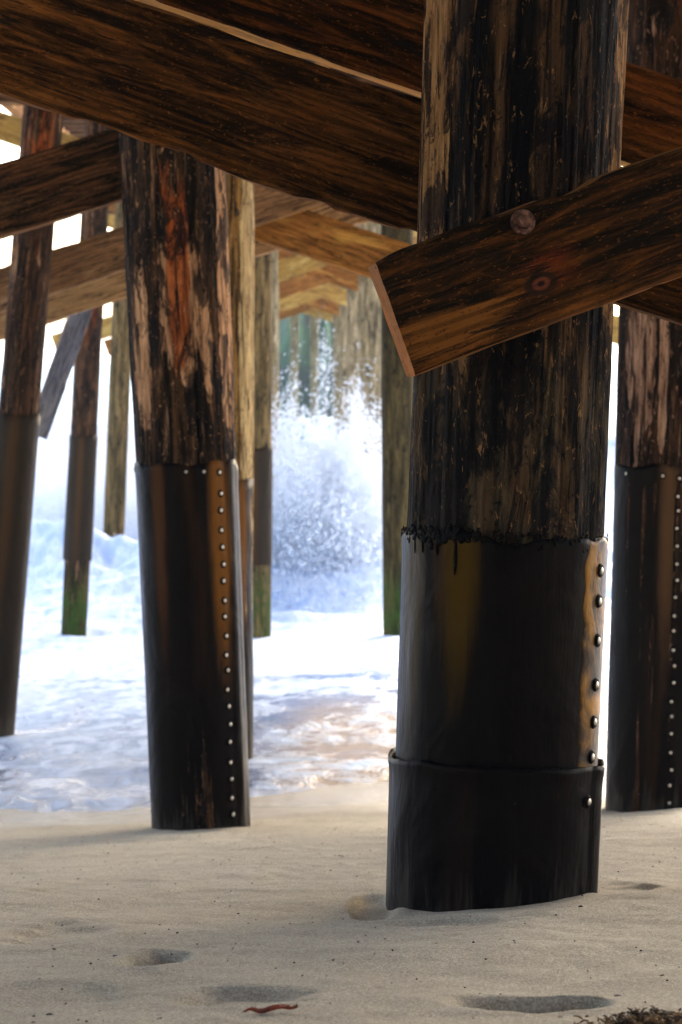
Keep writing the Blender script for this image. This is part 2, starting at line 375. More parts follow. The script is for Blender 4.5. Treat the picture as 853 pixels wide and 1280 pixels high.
# ------------------------------------------------------------------ sea
SEA = float(P(320, 797, 17.7).z) + .02
wx = axis(-6, 6, .06, -2500, 2500, 1.09); wy = axis(6.4, 24, .05, 6.0, 5000, 1.03)
X, Y = np.meshgrid(wx, wy)
edge = 7.7 + .55*sstep(-.7, .1, X) + .10*vnoise(X*1.3, 3, 0, 2) + .05*vnoise(X*4, 1, 0, 4)
run = base_z(Y) + xt(X, Y) + .022*sstep(edge, edge+.25, Y) - .05*(1-sstep(edge-.25, edge, Y)) \
      + (.008*fbm(X*.9, Y*2.0, 0, 3, 5)+.003*fbm(X*4, Y*8, 0, 3, 6))*sstep(edge, edge+1.5, Y)
amp = sstep(11, 18, Y)
wave = amp*(.10*fbm(X*.45, Y*.9, 0, 5, 12) + .035*fbm(X*2.2, Y*4, 0, 3, 14))
# breaking white-water roller
cy_ = 27 + 1.4*vnoise(X*.13, 0, 0, 31)
roll = 1.15*np.exp(-((Y-cy_)/2.2)**2)*(1+.30*fbm(X*.5, Y*.5, 0, 4, 33)) + .45*np.exp(-((Y-cy_+5.5)/1.3)**2)*(1+.4*fbm(X*.6, Y*.7, 0, 4, 35))
roll2 = .8*np.exp(-((Y-52)/3)**2)
Z = np.maximum(run, SEA + wave*1.0) + roll + roll2 + roll*.35*fbm(X*1.6, Y*1.6, 0, 4, 40)
Z = np.where(Y < edge+.1, run, Z)
V = np.stack([X, Y, Z], -1).reshape(-1, 3)
tag(link('sea_water', mesh_np('sea_water', V, grid_quads(len(wy), len(wx))), M_water), kind='structure')

# far green shore
hx = np.linspace(-19, 15, 120); hh = np.array([0, .3, .55, .8, .95, 1.])
prof_h = (8 + 1.4*fbm(hx*.35, 2, 0, 4, 51))*np.clip(1.25-((hx+1.5)/15.5)**2*1.25, .05, 1) 
V = []; 
for i, t in enumerate(hh):
    for j, xx in enumerate(hx): V.append((xx*.27, 84+12*t+1.2*vnoise(xx*.3, t*5), SEA-1 + prof_h[j]*t**.6 + .6*float(vnoise(xx*.9, t*8))*t))
for j, xx in enumerate(hx): V.append((xx*.27, 112, SEA-1))
tag(link('green_hills', mesh_np('green_hills', np.array(V), grid_quads(7, len(hx))), M_hill), kind='structure')

# ------------------------------------------------------------------ piles
def rot_to(a, b):
    z = (b-a).normalized(); q = Vector((0, 0, 1)).rotation_difference(z); return q
def shaft_mesh(L, r0, r1, seg, rings, seed, rough=1., below=.35):
    h = np.linspace(-below, L, rings)[:, None]; th = np.linspace(0, 2*np.pi, seg, endpoint=False)[None, :]
    r = r0 + (r1-r0)*(h/L)
    cx, sx = np.cos(th), np.sin(th)
    d = .030*fbm(cx*1.1+seed, sx*1.1, h*.5, 3, seed) + .016*fbm(cx*7, sx*7+seed, h*.9, 4, seed+3, .6) + .010*fbm(cx*19, sx*19, h*2.2+seed, 3, seed+5, .6)
    ck = vnoise(cx*10+seed, sx*10, h*.7, seed+8); d = d - .06*np.exp(-(ck/.07)**2)*np.clip(vnoise(cx*3, sx*3, h*.6, seed+9)+.1, 0, 1)
    r = r*(1 + d*rough)
    V = np.stack([r*cx, r*sx, h+0*th], -1).reshape(-1, 3)
    q = grid_quads(rings, seg, True)
    return mesh_np('shaft', V, q)
def jacket_mesh(z0, z1, r0, r1, seg, rings, seed, lip=.004, ragged=.01, wob=.012, thick=.006, seam_th=None):
    """closed sheet sleeve: outer wall, inner wall, lips"""
    t = np.linspace(0, 1, rings)[:, None]; th = np.linspace(0, 2*np.pi, seg, endpoint=False)[None, :]
    cx, sx = np.cos(th), np.sin(th)
    rg = ragged*fbm(cx*3+seed, sx*3, 0, 4, seed)
    h = z0 + (z1-z0)*t + rg*sstep(.7, 1, t)
    r = r0 + (r1-r0)*t
    r = r*(1 + wob*fbm(cx*1.2+seed, sx*1.2, h*1.1, 3, seed+2)) + lip*sstep(.94, 1, t)
    if seam_th is not None:                      # the lapped edge of the sheet stands a little proud
        a = (th - seam_th + np.pi) % (2*np.pi) - np.pi
        r = r + .007*np.clip(1 - np.abs(a+.16)/.16, 0, 1)**.5*(a < 0) 
    out = np.stack([r*cx, r*sx, h+0*th], -1); inn = np.stack([(r-thick)*cx, (r-thick)*sx, h+0*th], -1)[::-1]
    V = np.concatenate([out, inn], 0).reshape(-1, 3); n = 2*rings
    return mesh_np('jacket', V, grid_quads(n, seg, True)), (lambda hh: r0+(r1-r0)*(hh-z0)/(z1-z0))
def nail_mesh(r=.006):
    bm = bmesh.new(); bmesh.ops.create_uvsphere(bm, u_segments=12, v_segments=6, radius=r)
    for v in bm.verts: v.co.y *= .42
    me = bpy.data.meshes.new('nail'); bm.to_mesh(me); bm.free()
    for p in me.polygons: p.use_smooth = True
    me.materials.append(M_nail); me.materials.append(M_tar)
    bm = bmesh.new(); bm.from_mesh(me)
    g = bmesh.ops.create_cone(bm, cap_ends=True, segments=14, radius1=r*1.9, radius2=r*1.5, depth=.003, matrix=Matrix.Translation((0, .001, 0)) @ Matrix.Rotation(math.pi/2, 4, 'X'))
    vs = set(g['verts'])
    for f in bm.faces:
        if all(v in vs for v in f.verts): f.material_index = 1
    bm.to_mesh(me); bm.free(); return me
NAIL = nail_mesh(); NAILB = nail_mesh(.0065); NAILL = nail_mesh(.0072)
def nails(parent, th, hs, rf, me, jit=.004):
    for hh in hs:
        hh = hh + random.uniform(-.006, .006)
        a = th + random.uniform(-1, 1)*jit/.18
        r = rf(hh)+.0035
        o = bpy.data.objects.new('nail', me); COL.objects.link(o); o.parent = parent
        o.location = (r*math.cos(a), r*math.sin(a), hh); o.rotation_euler = (0, 0, a+math.pi/2)
def pile(label, group, base, topx, topy, dia0, dia1, mat, jac=None, seg=72, rings=160, seed=1, z_up=None, rough=1., below=.5):
    """base = (px,py,depth) ; the axis passes through photo pixel topx,topy at the same depth and runs on up to the cap"""
    a = P(*base); b = P(topx, topy, base[2]); d = (b-a).normalized()
    top = z_up if z_up is not None else CAP_Z
    L = (top - a.z)/d.z
    e = empty('wooden_pile', a); e.rotation_mode = 'QUATERNION'; e.rotation_quaternion = rot_to(a, b)
    link('shaft', shaft_mesh(L, dia0/2, dia1/2, seg, rings, seed, rough, below), mat, e)
    tag(e, label, 'pile', group)
    return e, L
CAP_Z = CAMZ + 2.35
G1 = 'wooden piles holding up the pier'
def hpx(y, base): return abs(base[1]-y)/F*base[2]

# main pile ---------------------------------------------------------
b = (612, 1140, 3.39)
e, L = pile('thick dark foreground pile with two-layer black jacket', G1, b, 652, 100, .335, .372, M_main, seg=360, rings=620, seed=11, below=.4, rough=1.25)
k = b[2]/F
zt = (1140-672)*k; zc = (1140-945)*k
jm, rf = jacket_mesh(-.3, zt, .171, .180, 220, 90, 5, lip=.002, ragged=.012, wob=.010)
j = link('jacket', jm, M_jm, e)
# raised seam flange with its row of nails (right hand side, facing us)
def strip_mesh(th0, th1, z0, z1, rf, off, n=14, m=60, lob=.0, thick=.006):
    V = []; 
    for side in (1, 0):
        for i in range(m):
            t = i/(m-1); zz = z0+(z1-z0)*t
            w = 1 + lob*math.sin(t*math.pi*6+.6)
            for q in range(n):
                u = q/(n-1); a = th0*w + (th1-th0*w)*u if False else th0 + (th1-th0)*u - (1-u)*lob*.10*math.sin(t*math.pi*12)
                r = rf(zz) + off*(math.sin(u*math.pi)**.5*.5+.5*u) - (0 if side else thick)
                V.append((r*math.cos(a), r*math.sin(a), zz + .004*math.sin(u*9+t*3)))
    V = np.array(V); q1 = grid_quads(m, n); q2 = grid_quads(m, n)[:, ::-1]+m*n
    rim = []
    for i in range(m-1): rim += [(i*n, (i+1)*n, (i+1)*n+m*n, i*n+m*n)]; rim += [((i+1)*n+n-1, i*n+n-1, i*n+n-1+m*n, (i+1)*n+n-1+m*n)]
    for i in range(n-1): rim += [(i+1, i, i+m*n, i+1+m*n), ((m-1)*n+i, (m-1)*n+i+1, (m-1)*n+i+1+m*n, (m-1)*n+i+m*n)]
    return mesh_np('seam_flange', V, np.concatenate([q1, q2, np.array(rim)]))
fl = link('seam_flange', strip_mesh(R(-43), R(-13), zc-.02, zt+.004, rf, .006, lob=.12), M_seam, e); 
nails(fl, R(-29), [(1140-y)*k for y in (705, 745, 792, 842, 887, 930)], lambda z: rf(z)+.004, NAILB)
cm, rc = jacket_mesh(-.3, zc, .181, .187, 200, 60, 8, lip=.003, ragged=.006, wob=.012, seam_th=R(-14))
cl = link('collar', cm, M_col, e); cl['label'] = 'lower black collar sleeve wrapped over the jacket foot'
nails(cl, R(-38), [(1140-985)*k+.0], lambda z: rc(z)+.002, NAIL)
# tar ring and runs at jacket top
bm = bmesh.new()
for i in range(520):
    a = random.uniform(R(-182), R(2)); wgt = math.exp(-((a-R(-125))/.5)**2)
    if random.random() > .35+.65*wgt: continue
    zz = zt + random.gauss(.002, .007) ; r = rf(min(zz, zt))+.001
    s_ = random.uniform(.0015, .006)*(.7+.5*wgt)
    ln = random.uniform(.7, 1.3) if random.random() > .05*wgt else random.uniform(3, 6)
    mtx = Matrix.Translation((r*math.cos(a), r*math.sin(a), zz - max(ln-1, 0)*s_*.95)) @ Matrix.Rotation(a, 4, 'Z') @ Matrix.Diagonal((.45, 1 if ln < 2 else .45, ln, 1))
    g = bmesh.ops.create_icosphere(bm, subdivisions=2, radius=s_, matrix=mtx)
me = bpy.data.meshes.new('tar'); bm.to_mesh(me); bm.free()
for p in me.polygons: p.use_smooth = True
link('tar_drips', me, M_tar, j)

# left pile -----------------------------------------------------------
b = (252, 1034, 6.9); k = b[2]/F
e, L = pile('peeling pile with orange-red scar and riveted black jacket standing on dry sand at left', G1, b, 216, 180, .345, .385, M_left, seg=200, rings=420, seed=23)
zt = (1034-580)*k
jm, rf = jacket_mesh(-.3, zt, .177, .183, 160, 80, 9, lip=.002, ragged=.012, wob=.012, seam_th=R(-20))
j = link('jacket', jm, M_jl, e)
nails(j, R(-47), [zt-.035, *np.linspace(zt-.11, .06, 19)], lambda z: rf(z)+.001, NAILL)
nails(j, R(-87), [zt-.03], rf, NAIL); nails(j, R(-65), [zt-.035], rf, NAIL); nails(j, R(-170), [zt-.01], rf, NAIL)

# right pile ----------------------------------------------------------
b = (822, 1011, 6.9); k = b[2]/F
e, L = pile('split dark pile with long row of nails at the right edge behind the foreground pile', G1, b, 846, 180, .355, .38, M_right, seg=200, rings=420, seed=37)
zt = (1011-584)*k
jm, rf = jacket_mesh(-.3, zt, .186, .186, 160, 80, 19, lip=.002, ragged=.01, wob=.01)
j = link('jacket', jm, M_jr, e)
nails(j, R(-87), [*np.linspace(zt-.04, .05, 20)], rf, NAIL); nails(j, R(-105), [zt-.03], rf, NAIL); nails(j, R(-150), [zt-.03], rf, NAIL)

def small_jacket(e, mat, z0, z1, r, seed, nail_th=None):
    jm, rf = jacket_mesh(z0, z1, r, r, 64, 30, seed, ragged=.02, wob=.02)
    j = link('jacket', jm, mat, e)
    return j
# second row behind left pile
b = (272, 952, 9.5)
e, L = pile('pile half hidden right behind the peeling left pile with a pale bleached edge', G1, b, 273, 300, .34, .355, M_mid, seg=120, rings=240, seed=41)
small_jacket(e, M_jl, -.3, (952-600)*b[2]/F, .176, 3)
b = (319, 800, 17.7)
e, L = pile('green-footed pile standing in the foam left of the spray plume', G1, b, 320, 300, .29, .31, M_far, seg=80, rings=160, seed=43)
small_jacket(e, M_jf, (800-706)*b[2]/F, (800-560)*b[2]/F, .158, 13)
b = (499, 795, 17.7)
e, L = pile('slim green-footed pile in the surf seen beside the left edge of the foreground pile', G1, b, 497, 300, .29, .31, M_olive, seg=80, rings=160, seed=47)
b = (-9, 907, 11.0)
e, L = pile('leaning pile cut by the left edge of the picture with dark lower sleeve', G1, b, 33, 400, .22, .235, M_farred, seg=80, rings=160, seed=53)
small_jacket(e, M_jf, -.2, (907-516)*b[2]/F, .125, 17)
b = (92, 797, 17.7)
e, L = pile('slim leaning pile standing in foam left of the peeling pile', G1, b, 112, 400, .235, .255, M_farred, seg=80, rings=160, seed=59)
small_jacket(e, M_jf, (797-700)*b[2]/F, (797-545)*b[2]/F, .132, 21)
b = (138, 785, 22.0)
e, L = pile('grey pile wrapped in spray seen just left of the peeling pile', G1, b, 152, 420, .24, .25, M_far, seg=60, rings=120, seed=61)
# far rows: first of each kind, then copies
def copy_tree(o, parent=None):
    c = o.copy(); COL.objects.link(c); c.parent = parent
    for ch in o.children: copy_tree(ch, c)
    return c
def vp(dx, d):     # a row running away parallel to the pier
    return Vector((dx - .0202*d, d, 0))
depths = [24.5, 31, 38, 45, 53, 62, 72, 83, 95]
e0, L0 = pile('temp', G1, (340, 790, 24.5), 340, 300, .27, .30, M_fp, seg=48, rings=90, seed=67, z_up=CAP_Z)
ordn = ['first', 'second', 'third', 'fourth', 'fifth', 'sixth', 'seventh', 'eighth', 'ninth']
for i, d in enumerate(depths):
    for side, X0 in (('left', -.45-.012*max(d-24.5, 0)), ('right', .87)):
        if (side == 'left' and d > 33) or d > 50: continue
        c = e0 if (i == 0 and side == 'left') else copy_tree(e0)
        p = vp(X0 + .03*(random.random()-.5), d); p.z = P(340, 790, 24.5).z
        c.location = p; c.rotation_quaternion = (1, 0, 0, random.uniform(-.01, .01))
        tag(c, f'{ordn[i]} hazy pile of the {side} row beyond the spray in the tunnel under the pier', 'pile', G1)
# outer rows of the pier, mostly hidden
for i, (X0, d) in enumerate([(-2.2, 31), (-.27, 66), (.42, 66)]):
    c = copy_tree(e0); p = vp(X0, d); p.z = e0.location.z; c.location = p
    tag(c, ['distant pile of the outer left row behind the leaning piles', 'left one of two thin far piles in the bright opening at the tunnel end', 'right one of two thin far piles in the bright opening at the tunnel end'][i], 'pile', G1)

# ------------------------------------------------------------------ timbers
def board(name, label, cat, a, b, h, t, mat, group=None, seed=0, n=90, rough=.004, skew0=0, skew1=0, kids=()):
    """long timber from a to b; local x along the grain, -y toward us, z up the face"""
    mid = (a+b)/2; xx = (b-a).normalized(); L = (b-a).length
    yy = Vector((0, 0, 1)).cross(xx).normalized(); zz = xx.cross(yy)
    nx = n; ring = []
    # cross-section outline with softened corners
    mh, mt = 10, 4; c = .006
    for i in range(mt): ring.append((-t/2+c+(t-2*c)*i/(mt-1), -h/2))
    for i in range(mh): ring.append((t/2, -h/2+c+(h-2*c)*i/(mh-1)))
    for i in range(mt): ring.append((t/2-c-(t-2*c)*i/(mt-1), h/2))
    for i in range(mh): ring.append((-t/2, h/2-c-(h-2*c)*i/(mh-1)))
    ring = np.array(ring); xs = np.linspace(-L/2, L/2, nx)
    Y_, X_ = np.meshgrid(ring[:, 0], xs); Z_, _ = np.meshgrid(ring[:, 1], xs)
    u = X_/L+.5
    X_ = X_ + Z_/h*(skew0*(1-u)**8 + skew1*u**8)
    amp_ = rough
    dz = amp_*fbm(X_*3+seed, Y_*20, Z_*2+seed, 4, seed); dy = amp_*.6*fbm(X_*4, Z_*30+seed, Y_*3, 4, seed+4)
    chip = np.clip(vnoise(X_*11+seed, np.sign(Z_)*3, 0, seed+9)-.45, 0, 1)*rough*2.5
    Zf = Z_ + np.sign(Z_)*0 + dz*(np.abs(Z_) > h*.42) - np.sign(Z_)*chip*(np.abs(Z_) > h*.45)
    Yf = Y_ + dy
    V = np.stack([X_, Yf, Zf], -1).reshape(-1, 3)
    nr = len(ring)
    me = bpy.data.meshes.new(name)
    faces = [tuple(q) for q in grid_quads(nx, nr, True)] + [tuple(range(nr)), tuple((nx-1)*nr+i for i in range(nr))[::-1]]
    me.from_pydata([tuple(v) for v in V], [], faces)
    bm = bmesh.new(); bm.from_mesh(me); bmesh.ops.recalc_face_normals(bm, faces=bm.faces); bm.to_mesh(me); bm.free()
    o = link(name, me, mat); o.matrix_world = Matrix.Translation(mid) @ Matrix((xx, yy, zz)).transposed().to_4x4()
    tag(o, label, cat, group)
    return o
BOLT = None
def bolt(parent, x, z, y, r=.016):
    global BOLT
    if BOLT is None:
        bm = bmesh.new()
        bmesh.ops.create_cone(bm, cap_ends=True, segments=20, radius1=.026, radius2=.024, depth=.005)
        bmesh.ops.create_cone(bm, cap_ends=True, segments=6, radius1=.015, radius2=.0135, depth=.016, matrix=Matrix.Translation((0, 0, .009)))
        BOLT = bpy.data.meshes.new('bolt'); bm.to_mesh(BOLT); bm.free(); BOLT.materials.append(M_bolt)
    o = bpy.data.objects.new('bolt', BOLT); COL.objects.link(o); o.parent = parent
    o.location = (x, y, z); o.rotation_euler = (math.pi/2, 0, 0); return o
def brace_px(label, x0, y0, x1, y1, vh, d, t, mat, d1=None, cat='brace', group='diagonal braces under the pier', **kw):
    a = P(x0, y0, d); b_ = P(x1, y1, d1 or d); ca = abs(x1-x0)/math.hypot(x1-x0, y1-y0)
    return board('timber_brace', label, cat, a, b_, vh*ca*d/F, t, mat, group, **kw)
# brace bolted on the near face of the foreground pile
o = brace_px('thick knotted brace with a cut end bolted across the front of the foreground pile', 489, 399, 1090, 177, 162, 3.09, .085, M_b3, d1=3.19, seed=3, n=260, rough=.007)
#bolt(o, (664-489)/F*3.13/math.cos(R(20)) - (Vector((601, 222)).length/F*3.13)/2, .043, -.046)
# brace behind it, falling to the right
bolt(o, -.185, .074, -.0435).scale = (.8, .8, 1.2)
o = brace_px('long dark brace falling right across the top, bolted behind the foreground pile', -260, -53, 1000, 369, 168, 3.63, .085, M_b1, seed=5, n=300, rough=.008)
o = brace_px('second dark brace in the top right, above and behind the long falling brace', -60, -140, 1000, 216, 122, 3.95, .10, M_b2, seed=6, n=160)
# left beams
brace_px('blackened mottled beam with a round knot rising to the top of the peeling pile', -260, 330, 330, 152, 90, 7.15, .10, M_b4, seed=7, n=120)
GB = 'diagonal braces under the pier'
brace_px('upper of the two brown rails rising behind the peeling pile', -200, 430, 560, 175, 54, 11.3, .10, M_b7, seed=8)
brace_px('lower paler rail of the pair rising behind the peeling pile', -200, 466, 560, 228, 36, 12.0, .10, M_b8, seed=9)
brace_px('orange brown brace falling right in the tunnel, nearest of the far ones', 100, 200, 640, 377, 58, 11.5, .10, M_b5, seed=10)
brace_px('short steep strut propped between the two leaning piles at the left', 108, 370, 46, 545, 78, 13.5, .12, M_b9, seed=12, cat='strut')
# chevrons of farther bents
for i, d in enumerate([17.9, 24.8, 31.3, 38.3, 45.3]):
    yc = 450 - 1.25*F/d; xc = 450-72
    sp = 3.2*F/d
    ht = .27*F/d
    m = (M_b5, M_b6)[i % 2]
    brace_px(f'{ordn[i]} rising brace of the roof-shaped pairs receding down the tunnel', 378-sp, yc+sp*.33, 378+sp, yc-sp*.33, ht, d, .09, m, seed=20+i, n=40)
    brace_px(f'{ordn[i]} falling brace of the roof-shaped pairs receding down the tunnel', 378-sp, yc-sp*.33, 378+sp, yc+sp*.33, ht, d+.35, .09, (M_b6, M_b5)[i % 2], seed=40+i, n=40)
# lower horizontal rail far away
# caps, stringers, deck
for i, d in enumerate([3.6, 7.1, 11.2, 17.9, 24.8, 31.3, 38.3, 45.3, 66.3]):
    c = vp(0, d); c.z = CAP_Z + .15
    board('cap_beam', f'cap beam lying across the pile tops, number {i+1} counted from the camera' if False else
          ['nearest', 'second nearest', 'third nearest', 'fourth nearest', 'fifth nearest', 'sixth nearest', 'seventh nearest', 'eighth nearest', 'ninth nearest', 'tenth nearest', 'eleventh nearest', 'twelfth nearest', 'farthest'][i] + ' cap beam lying across the pile heads under the deck',
          'beam', c+Vector((-3.3, 0, 0)), c+Vector((3.6, 0, 0)), .30, .30, M_b4, 'cap beams', seed=60+i, n=30)
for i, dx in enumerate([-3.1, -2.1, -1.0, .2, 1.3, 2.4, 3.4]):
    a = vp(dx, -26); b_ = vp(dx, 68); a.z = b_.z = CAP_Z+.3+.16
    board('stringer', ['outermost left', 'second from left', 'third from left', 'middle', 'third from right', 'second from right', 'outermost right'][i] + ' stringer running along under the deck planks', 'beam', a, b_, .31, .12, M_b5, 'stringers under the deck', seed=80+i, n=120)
# deck planks as one deck surface
V = []; fcs = []; yv = -26.0; zt_ = CAP_Z+.62
while yv < 68:
    w = .24 if yv < 13 else (.15 if 18 < yv < 33 else .19)
    xl = -5.0 if yv < 12 else -3.45; xr = 5.8 if yv < 13 else 3.75  # near deck made wider to keep sun off sand and swash
    for (dx, dz) in ((xl, 0), (xr, 0), (xr, .07), (xl, .07)):
        for yy_ in (yv, yv+w): V.append((dx - .0202*yy_, yy_, zt_+dz+.004*math.sin(yv*7)))
    i0 = len(V)-8
    for f_ in ((0, 1, 3, 2), (2, 3, 5, 4), (4, 5, 7, 6), (6, 7, 1, 0), (0, 2, 4, 6), (1, 7, 5, 3)): fcs.append(tuple(i0+q for q in f_))
    yv += w+(.012 if yv < 13 else .32 if 18 < yv < 33 else .05)  # gaps opened wide above the spray to let sun reach it
me = bpy.data.meshes.new('pier_deck'); me.from_pydata(V, [], fcs); me.update()
bm = bmesh.new(); bm.from_mesh(me); bmesh.ops.recalc_face_normals(bm, faces=bm.faces); bm.to_mesh(me); bm.free()
tag(link('pier_deck', me, M_deck), 'underside of the planked wooden pier deck high above the sand', 'deck')

# ------------------------------------------------------------------ spray
def octa(pts, rad):
    n = len(pts); dirs = np.array([(1, 0, 0), (-1, 0, 0), (0, 1, 0), (0, -1, 0), (0, 0, 1), (0, 0, -1)], float)
    V = (pts[:, None, :] + dirs[None]*rad[:, None, None]*rng.uniform(.7, 1.3, (n, 6, 1))).reshape(-1, 3)
    f = np.array([(0, 2, 4), (2, 1, 4), (1, 3, 4), (3, 0, 4), (2, 0, 5), (1, 2, 5), (3, 1, 5), (0, 3, 5)])
    return V, (f[None]+6*np.arange(n)[:, None, None]).reshape(-1, 3)
def plume(n, c, sx, sy, h, seed, pw=1.6, rr=(.006, .026)):
    """drops thrown up from water point c: dense at the bottom, ragged fingers at the top"""
    out = []
    while sum(len(o) for o in out) < n:
        m = n*2
        u = rng.normal(0, 1, m); w = rng.normal(0, 1, m); t = rng.random(m)**(pw*.9)
        lim = np.minimum(.60 + .34*fbm(u*1.1+seed, w*.9, 0, 4, seed), .97)*np.where(rng.random(m) < .12, 1.25, 1)
        x = c[0]+u*sx*(1-.35*t); y = c[1]+w*sy; z = c[2]+t*h
        den = fbm(x*3.2, y*1.4, z*3.2, 4, seed+5)
        edge_ = lim*np.exp(-.13*u*u)*1.0; ok = (t < edge_*(1-.45*rng.random(m)**2.5)) & (t < .985) & (den > -.25+.6*t*rng.random(m)-.5*(1-t)) & (np.abs(u) < 2.6)
        out.append(np.stack([x, y, z], -1)[ok])
    p = np.concatenate(out)[:n]
    return p, (rr[0] + (rr[1]-rr[0])*rng.random(len(p))**3)*(1-.5*np.clip((p[:, 2]-c[2])/h, 0, 1))
w0 = P(415, 790, 20.5)
pts = []; rads = []
for (n, px, d, sx, sy, h, sd, rr) in [
        (140000, 412, 21.0, .50, .55, 3.15, 1, (.005, .022)), (80000, 445, 22.0, .40, .55, 2.7, 2, (.005, .024)), (80000, 362, 21.6, .34, .55, 2.6, 3, (.005, .022)),
        (40000, 404, 21.3, .30, .4, 3.3, 4, (.005, .02)), (20000, 410, 20.2, .75, .4, .6, 14, (.006, .024)), (14000, 150, 21.0, .5, .4, .75, 15, (.005, .02)),
        (50000, 150, 25., .62, .8, 2.5, 5, (.005, .02)), (60000, 60, 25.0, .9, .8, 1.9, 6, (.005, .02)), (60000, 250, 24.5, .6, .8, 2.0, 7, (.005, .02)),
        (30000, -60, 26.0, .9, .8, 2.2, 8, (.006, .022)), (40000, 620, 24., .8, .8, 2.2, 9, (.005, .02)), (40000, 780, 24., .8, .8, 2.0, 10, (.005, .02))]:
    c = P(px, 790, d); c.z = SEA-.1
    p, r = plume(n, c, sx, sy, h, sd, rr=rr); pts.append(p); rads.append(r)
V, T = octa(np.concatenate(pts), np.concatenate(rads))
sp = link('sea_spray', mesh_np('sea_spray', V, T, True), M_drop)
tag(sp, 'white spray bursting up between the far piles', 'spray', kind='stuff')
# mist hanging in the spray: lumpy closed volumes of even density
def lump(c, r, seed):
    bm = bmesh.new(); bmesh.ops.create_icosphere(bm, subdivisions=4, radius=1)
    co = np.array([v.co[:] for v in bm.verts]); k_ = 1+.30*fbm(co[:, 0]*1.8+seed, co[:, 1]*1.8, co[:, 2]*1.8, 3, seed)
    for v, kk in zip(bm.verts, k_): v.co = Vector((v.co.x*r[0]*kk, v.co.y*r[1]*kk, v.co.z*r[2]*kk)) + c
    me = bpy.data.meshes.new('spray_mist'); bm.to_mesh(me); bm.free(); return me
bm = bmesh.new()
lumps = [(425, 21.5, (.65, .8, .95), .4), (375, 22., (.5, .7, .8), .3),
         (150, 24., (.9, 1.2, 1.4), .8), (240, 24., (.8, 1.1, 1.2), .5), (50, 24.5, (1.1, 1.2, 1.2), .6)]
ms = [mat_vol('mist_dense', 1.1), mat_vol('mist_thin', .35, (1, 1, 1, 1))]
for i, (px, d, r, zz) in enumerate(lumps):
    c = P(px, 790, d); c.z = SEA+zz
    o = link('spray_mist', lump(c, r, 70+i), ms[1])
    tag(o, 'white mist hanging round the bursting spray', 'mist', 'spray mist', kind='stuff')

# ------------------------------------------------------------------ haze
if HAZE := .0004:
    bm = bmesh.new(); bmesh.ops.create_cube(bm, size=1)
    for v in bm.verts: v.co = Vector((v.co.x*6000, v.co.y*5900+2300, -26 + (v.co.z+.5)*(26+CAMZ+22)))
    me = bpy.data.meshes.new('haze'); bm.to_mesh(me); bm.free()
    tag(link('haze', me, mat_vol('haze_air', HAZE, (.93, .96, 1, 1), .3)), 'pale sea haze filling the air under the pier', 'haze', kind='stuff')

# ------------------------------------------------------------------ beach litter
def gz(w): return float(ground(np.array([w.x]), np.array([w.y]))[0])
# red weed sprig
w = raydown(336, 1263); w.z = gz(w); e_ = bmesh.new()
def tube(bm, pts, rads, seg=6):
    vs = []
    for i, p in enumerate(pts):
        d = (pts[min(i+1, len(pts)-1)]-pts[max(i-1, 0)]).normalized(); a = d.orthogonal().normalized(); b2 = d.cross(a)
        vs.append([bm.verts.new(p + (a*math.cos(t)+b2*math.sin(t))*rads[i]) for t in [2*math.pi*q/seg for q in range(seg)]])
    for i in range(len(vs)-1):
        for q in range(seg): bm.faces.new((vs[i][q], vs[i][(q+1) % seg], vs[i+1][(q+1) % seg], vs[i+1][q]))
    bm.faces.new(vs[0][::-1]); bm.faces.new(vs[-1])
bm = bmesh.new(); n = 14
pts_ = [Vector((-.028+.060*i/n, .010*i/n*2+.002*math.sin(i*1.3), .004+.0018*math.sin(i*.9))) for i in range(n+1)]
tube(bm, pts_, [.0012+.0022*math.sin(math.pi*(i+.4)/(n+1)) for i in range(n+1)])
for i in range(46):
    p0 = pts_[random.randint(0, n)]; d = Vector((random.uniform(-.2, 1), random.uniform(-1, 1), random.uniform(0, .7))).normalized()*random.uniform(.003, .007)
    tube(bm, [p0, p0+d*.6, p0+d], [.0011, .0008, .0003], 4)
me = bpy.data.meshes.new('seaweed_sprig'); bm.to_mesh(me); bm.free()
tag(link('seaweed_sprig', me, M_weed, None, w), 'small dark red seaweed sprig lying on the sand at the bottom', 'seaweed')
# brown kelp clump at the lower right corner
w = raydown(820, 1272); w.z = gz(w); bm = bmesh.new()
for i in range(900):
    p0 = Vector((random.gauss(.002, .030), random.gauss(-.006, .012), 0)); p0.z = max(0, .012*(1-(p0.x/.06)**2))*random.random()
    an = random.uniform(0, 6.28); d = Vector((math.cos(an), math.sin(an), random.uniform(-.1, .55)))*random.uniform(.004, .012)
    tube(bm, [p0, p0+d*.5+Vector((0, 0, .0015)), p0+d], [.0012, .0012, .0005], 4)
me = bpy.data.meshes.new('kelp_clump'); bm.to_mesh(me); bm.free()
tag(link('kelp_clump', me, M_kelp, None, w), 'clump of crumbled brown kelp in the lower right corner of the sand', 'seaweed')
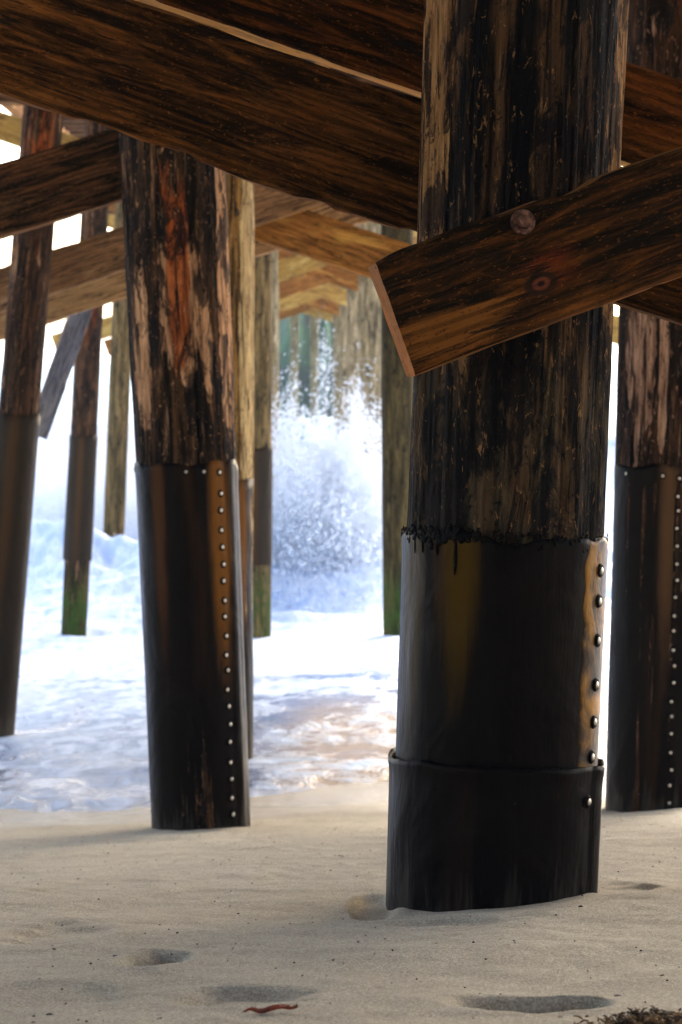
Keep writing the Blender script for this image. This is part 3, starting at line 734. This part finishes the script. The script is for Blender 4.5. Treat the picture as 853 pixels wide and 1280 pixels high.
# pebbles
def pebble(seed):
    bm = bmesh.new(); bmesh.ops.create_icosphere(bm, subdivisions=2, radius=1)
    co = np.array([v.co[:] for v in bm.verts]); k_ = 1+.35*fbm(co[:, 0]*1.2+seed, co[:, 1]*1.2, co[:, 2]*1.2, 2, seed)
    for v, kk in zip(bm.verts, k_): v.co = Vector((v.co.x*kk, v.co.y*kk*.7, v.co.z*kk*.45))
    me = bpy.data.meshes.new('pebble'); bm.to_mesh(me); bm.free()
    for p in me.polygons: p.use_smooth = True
    me.materials.append(M_peb); return me
PB = [pebble(i) for i in range(4)]
plist = [((62, 1262), .0035, 'tiny pale stone at the bottom left of the sand'), ((42, 1275), .003, 'tiny reddish stone on the bottom edge at left'),
         ((727, 1244), .0045, 'pale shell bit in the long hollow under the foreground pile'), ((720, 1246), .0035, 'smaller shell bit beside another in the long hollow'),
         ((215, 1188), .003, 'small dark chip on the rim of the left footprint'), ((144, 1194), .0035, 'dark chip at the left end of the left footprint'),
         ((222, 1167), .003, 'dark fleck on the sand above the left footprint'), ((98, 1095), .0035, 'dark fleck on open sand below the peeling pile, left'),
         ((34, 1177), .003, 'dark fleck near the left edge of the sand'), ((68, 1187), .003, 'small dark chip left of the footprint'),
         ((726, 1138), .004, 'bluish stone by the right foot of the foreground pile'), ((448, 1176), .003, 'dark speck on smooth sand left below the foreground pile'),
         ((773, 1231), .004, 'dark chip at the right end of the long hollow'), ((700, 1261), .003, 'reddish fragment just below the long hollow'),
         ((428, 1071), .004, 'dark fleck beside the left edge of the foreground pile'), ((828, 1212), .003, 'dark fleck near the right edge of the sand')]
for i, ((px, py), r, lb) in enumerate(plist):
    w = raydown(px, py); o = bpy.data.objects.new('pebble', PB[i % 4]); COL.objects.link(o); r *= 1.1
    o.location = (w.x, w.y, gz(w)+r*.1); o.scale = (r, r, r); o.rotation_euler = (0, 0, i*1.3); tag(o, lb, 'pebble', 'bits scattered on the sand')
# grit
n = 2600; gx = rng.uniform(-1.2, 1.2, n); gy = 1.9+rng.random(n)**1.3*5.2; gr = .0006+.0016*rng.random(n)**4
V, T = octa(np.stack([gx, gy, ground(gx, gy)+gr*.2], -1), gr)
s = N('dark_grit'); M_grit = s.fin((.07, .05, .04), .8)
tag(link('sand_grit', mesh_np('sand_grit', V, T), M_grit), 'dark grit scattered over the sand', 'grit', kind='stuff')

# ------------------------------------------------------------------ light
SUN_EL, SUN_AZ = 31., 20.      # azimuth from +Y (ahead), negative = left
wd = bpy.data.worlds.new('World'); sc.world = wd; wd.use_nodes = True; nt = wd.node_tree
bg = nt.nodes['Background']; sky = nt.nodes.new('ShaderNodeTexSky'); sky.sky_type = 'NISHITA'; sky.sun_disc = False
sky.sun_elevation = R(SUN_EL); sky.sun_rotation = R(SUN_AZ); sky.air_density = 1.0; sky.dust_density = 4.; sky.ozone_density = 1.
nt.links.new(sky.outputs[0], bg.inputs[0]); bg.inputs[1].default_value = .15
sd = bpy.data.lights.new('sun', 'SUN'); sd.energy = 2.0; sd.angle = R(12); sd.color = (1, .97, .92)
so = bpy.data.objects.new('sun', sd); COL.objects.link(so)
dv = Vector((math.sin(R(SUN_AZ))*math.cos(R(SUN_EL)), math.cos(R(SUN_AZ))*math.cos(R(SUN_EL)), math.sin(R(SUN_EL))))
so.rotation_euler = dv.to_track_quat('Z', 'Y').to_euler()
sc.view_settings.view_transform = 'Standard'; sc.view_settings.look = 'None'; sc.view_settings.gamma = 1; sc.view_settings.use_curve_mapping = False
sc.view_settings.exposure = 2.5
sc.cycles.max_bounces = 14; sc.cycles.diffuse_bounces = 9; sc.cycles.transmission_bounces = 10; sc.cycles.volume_bounces = 2
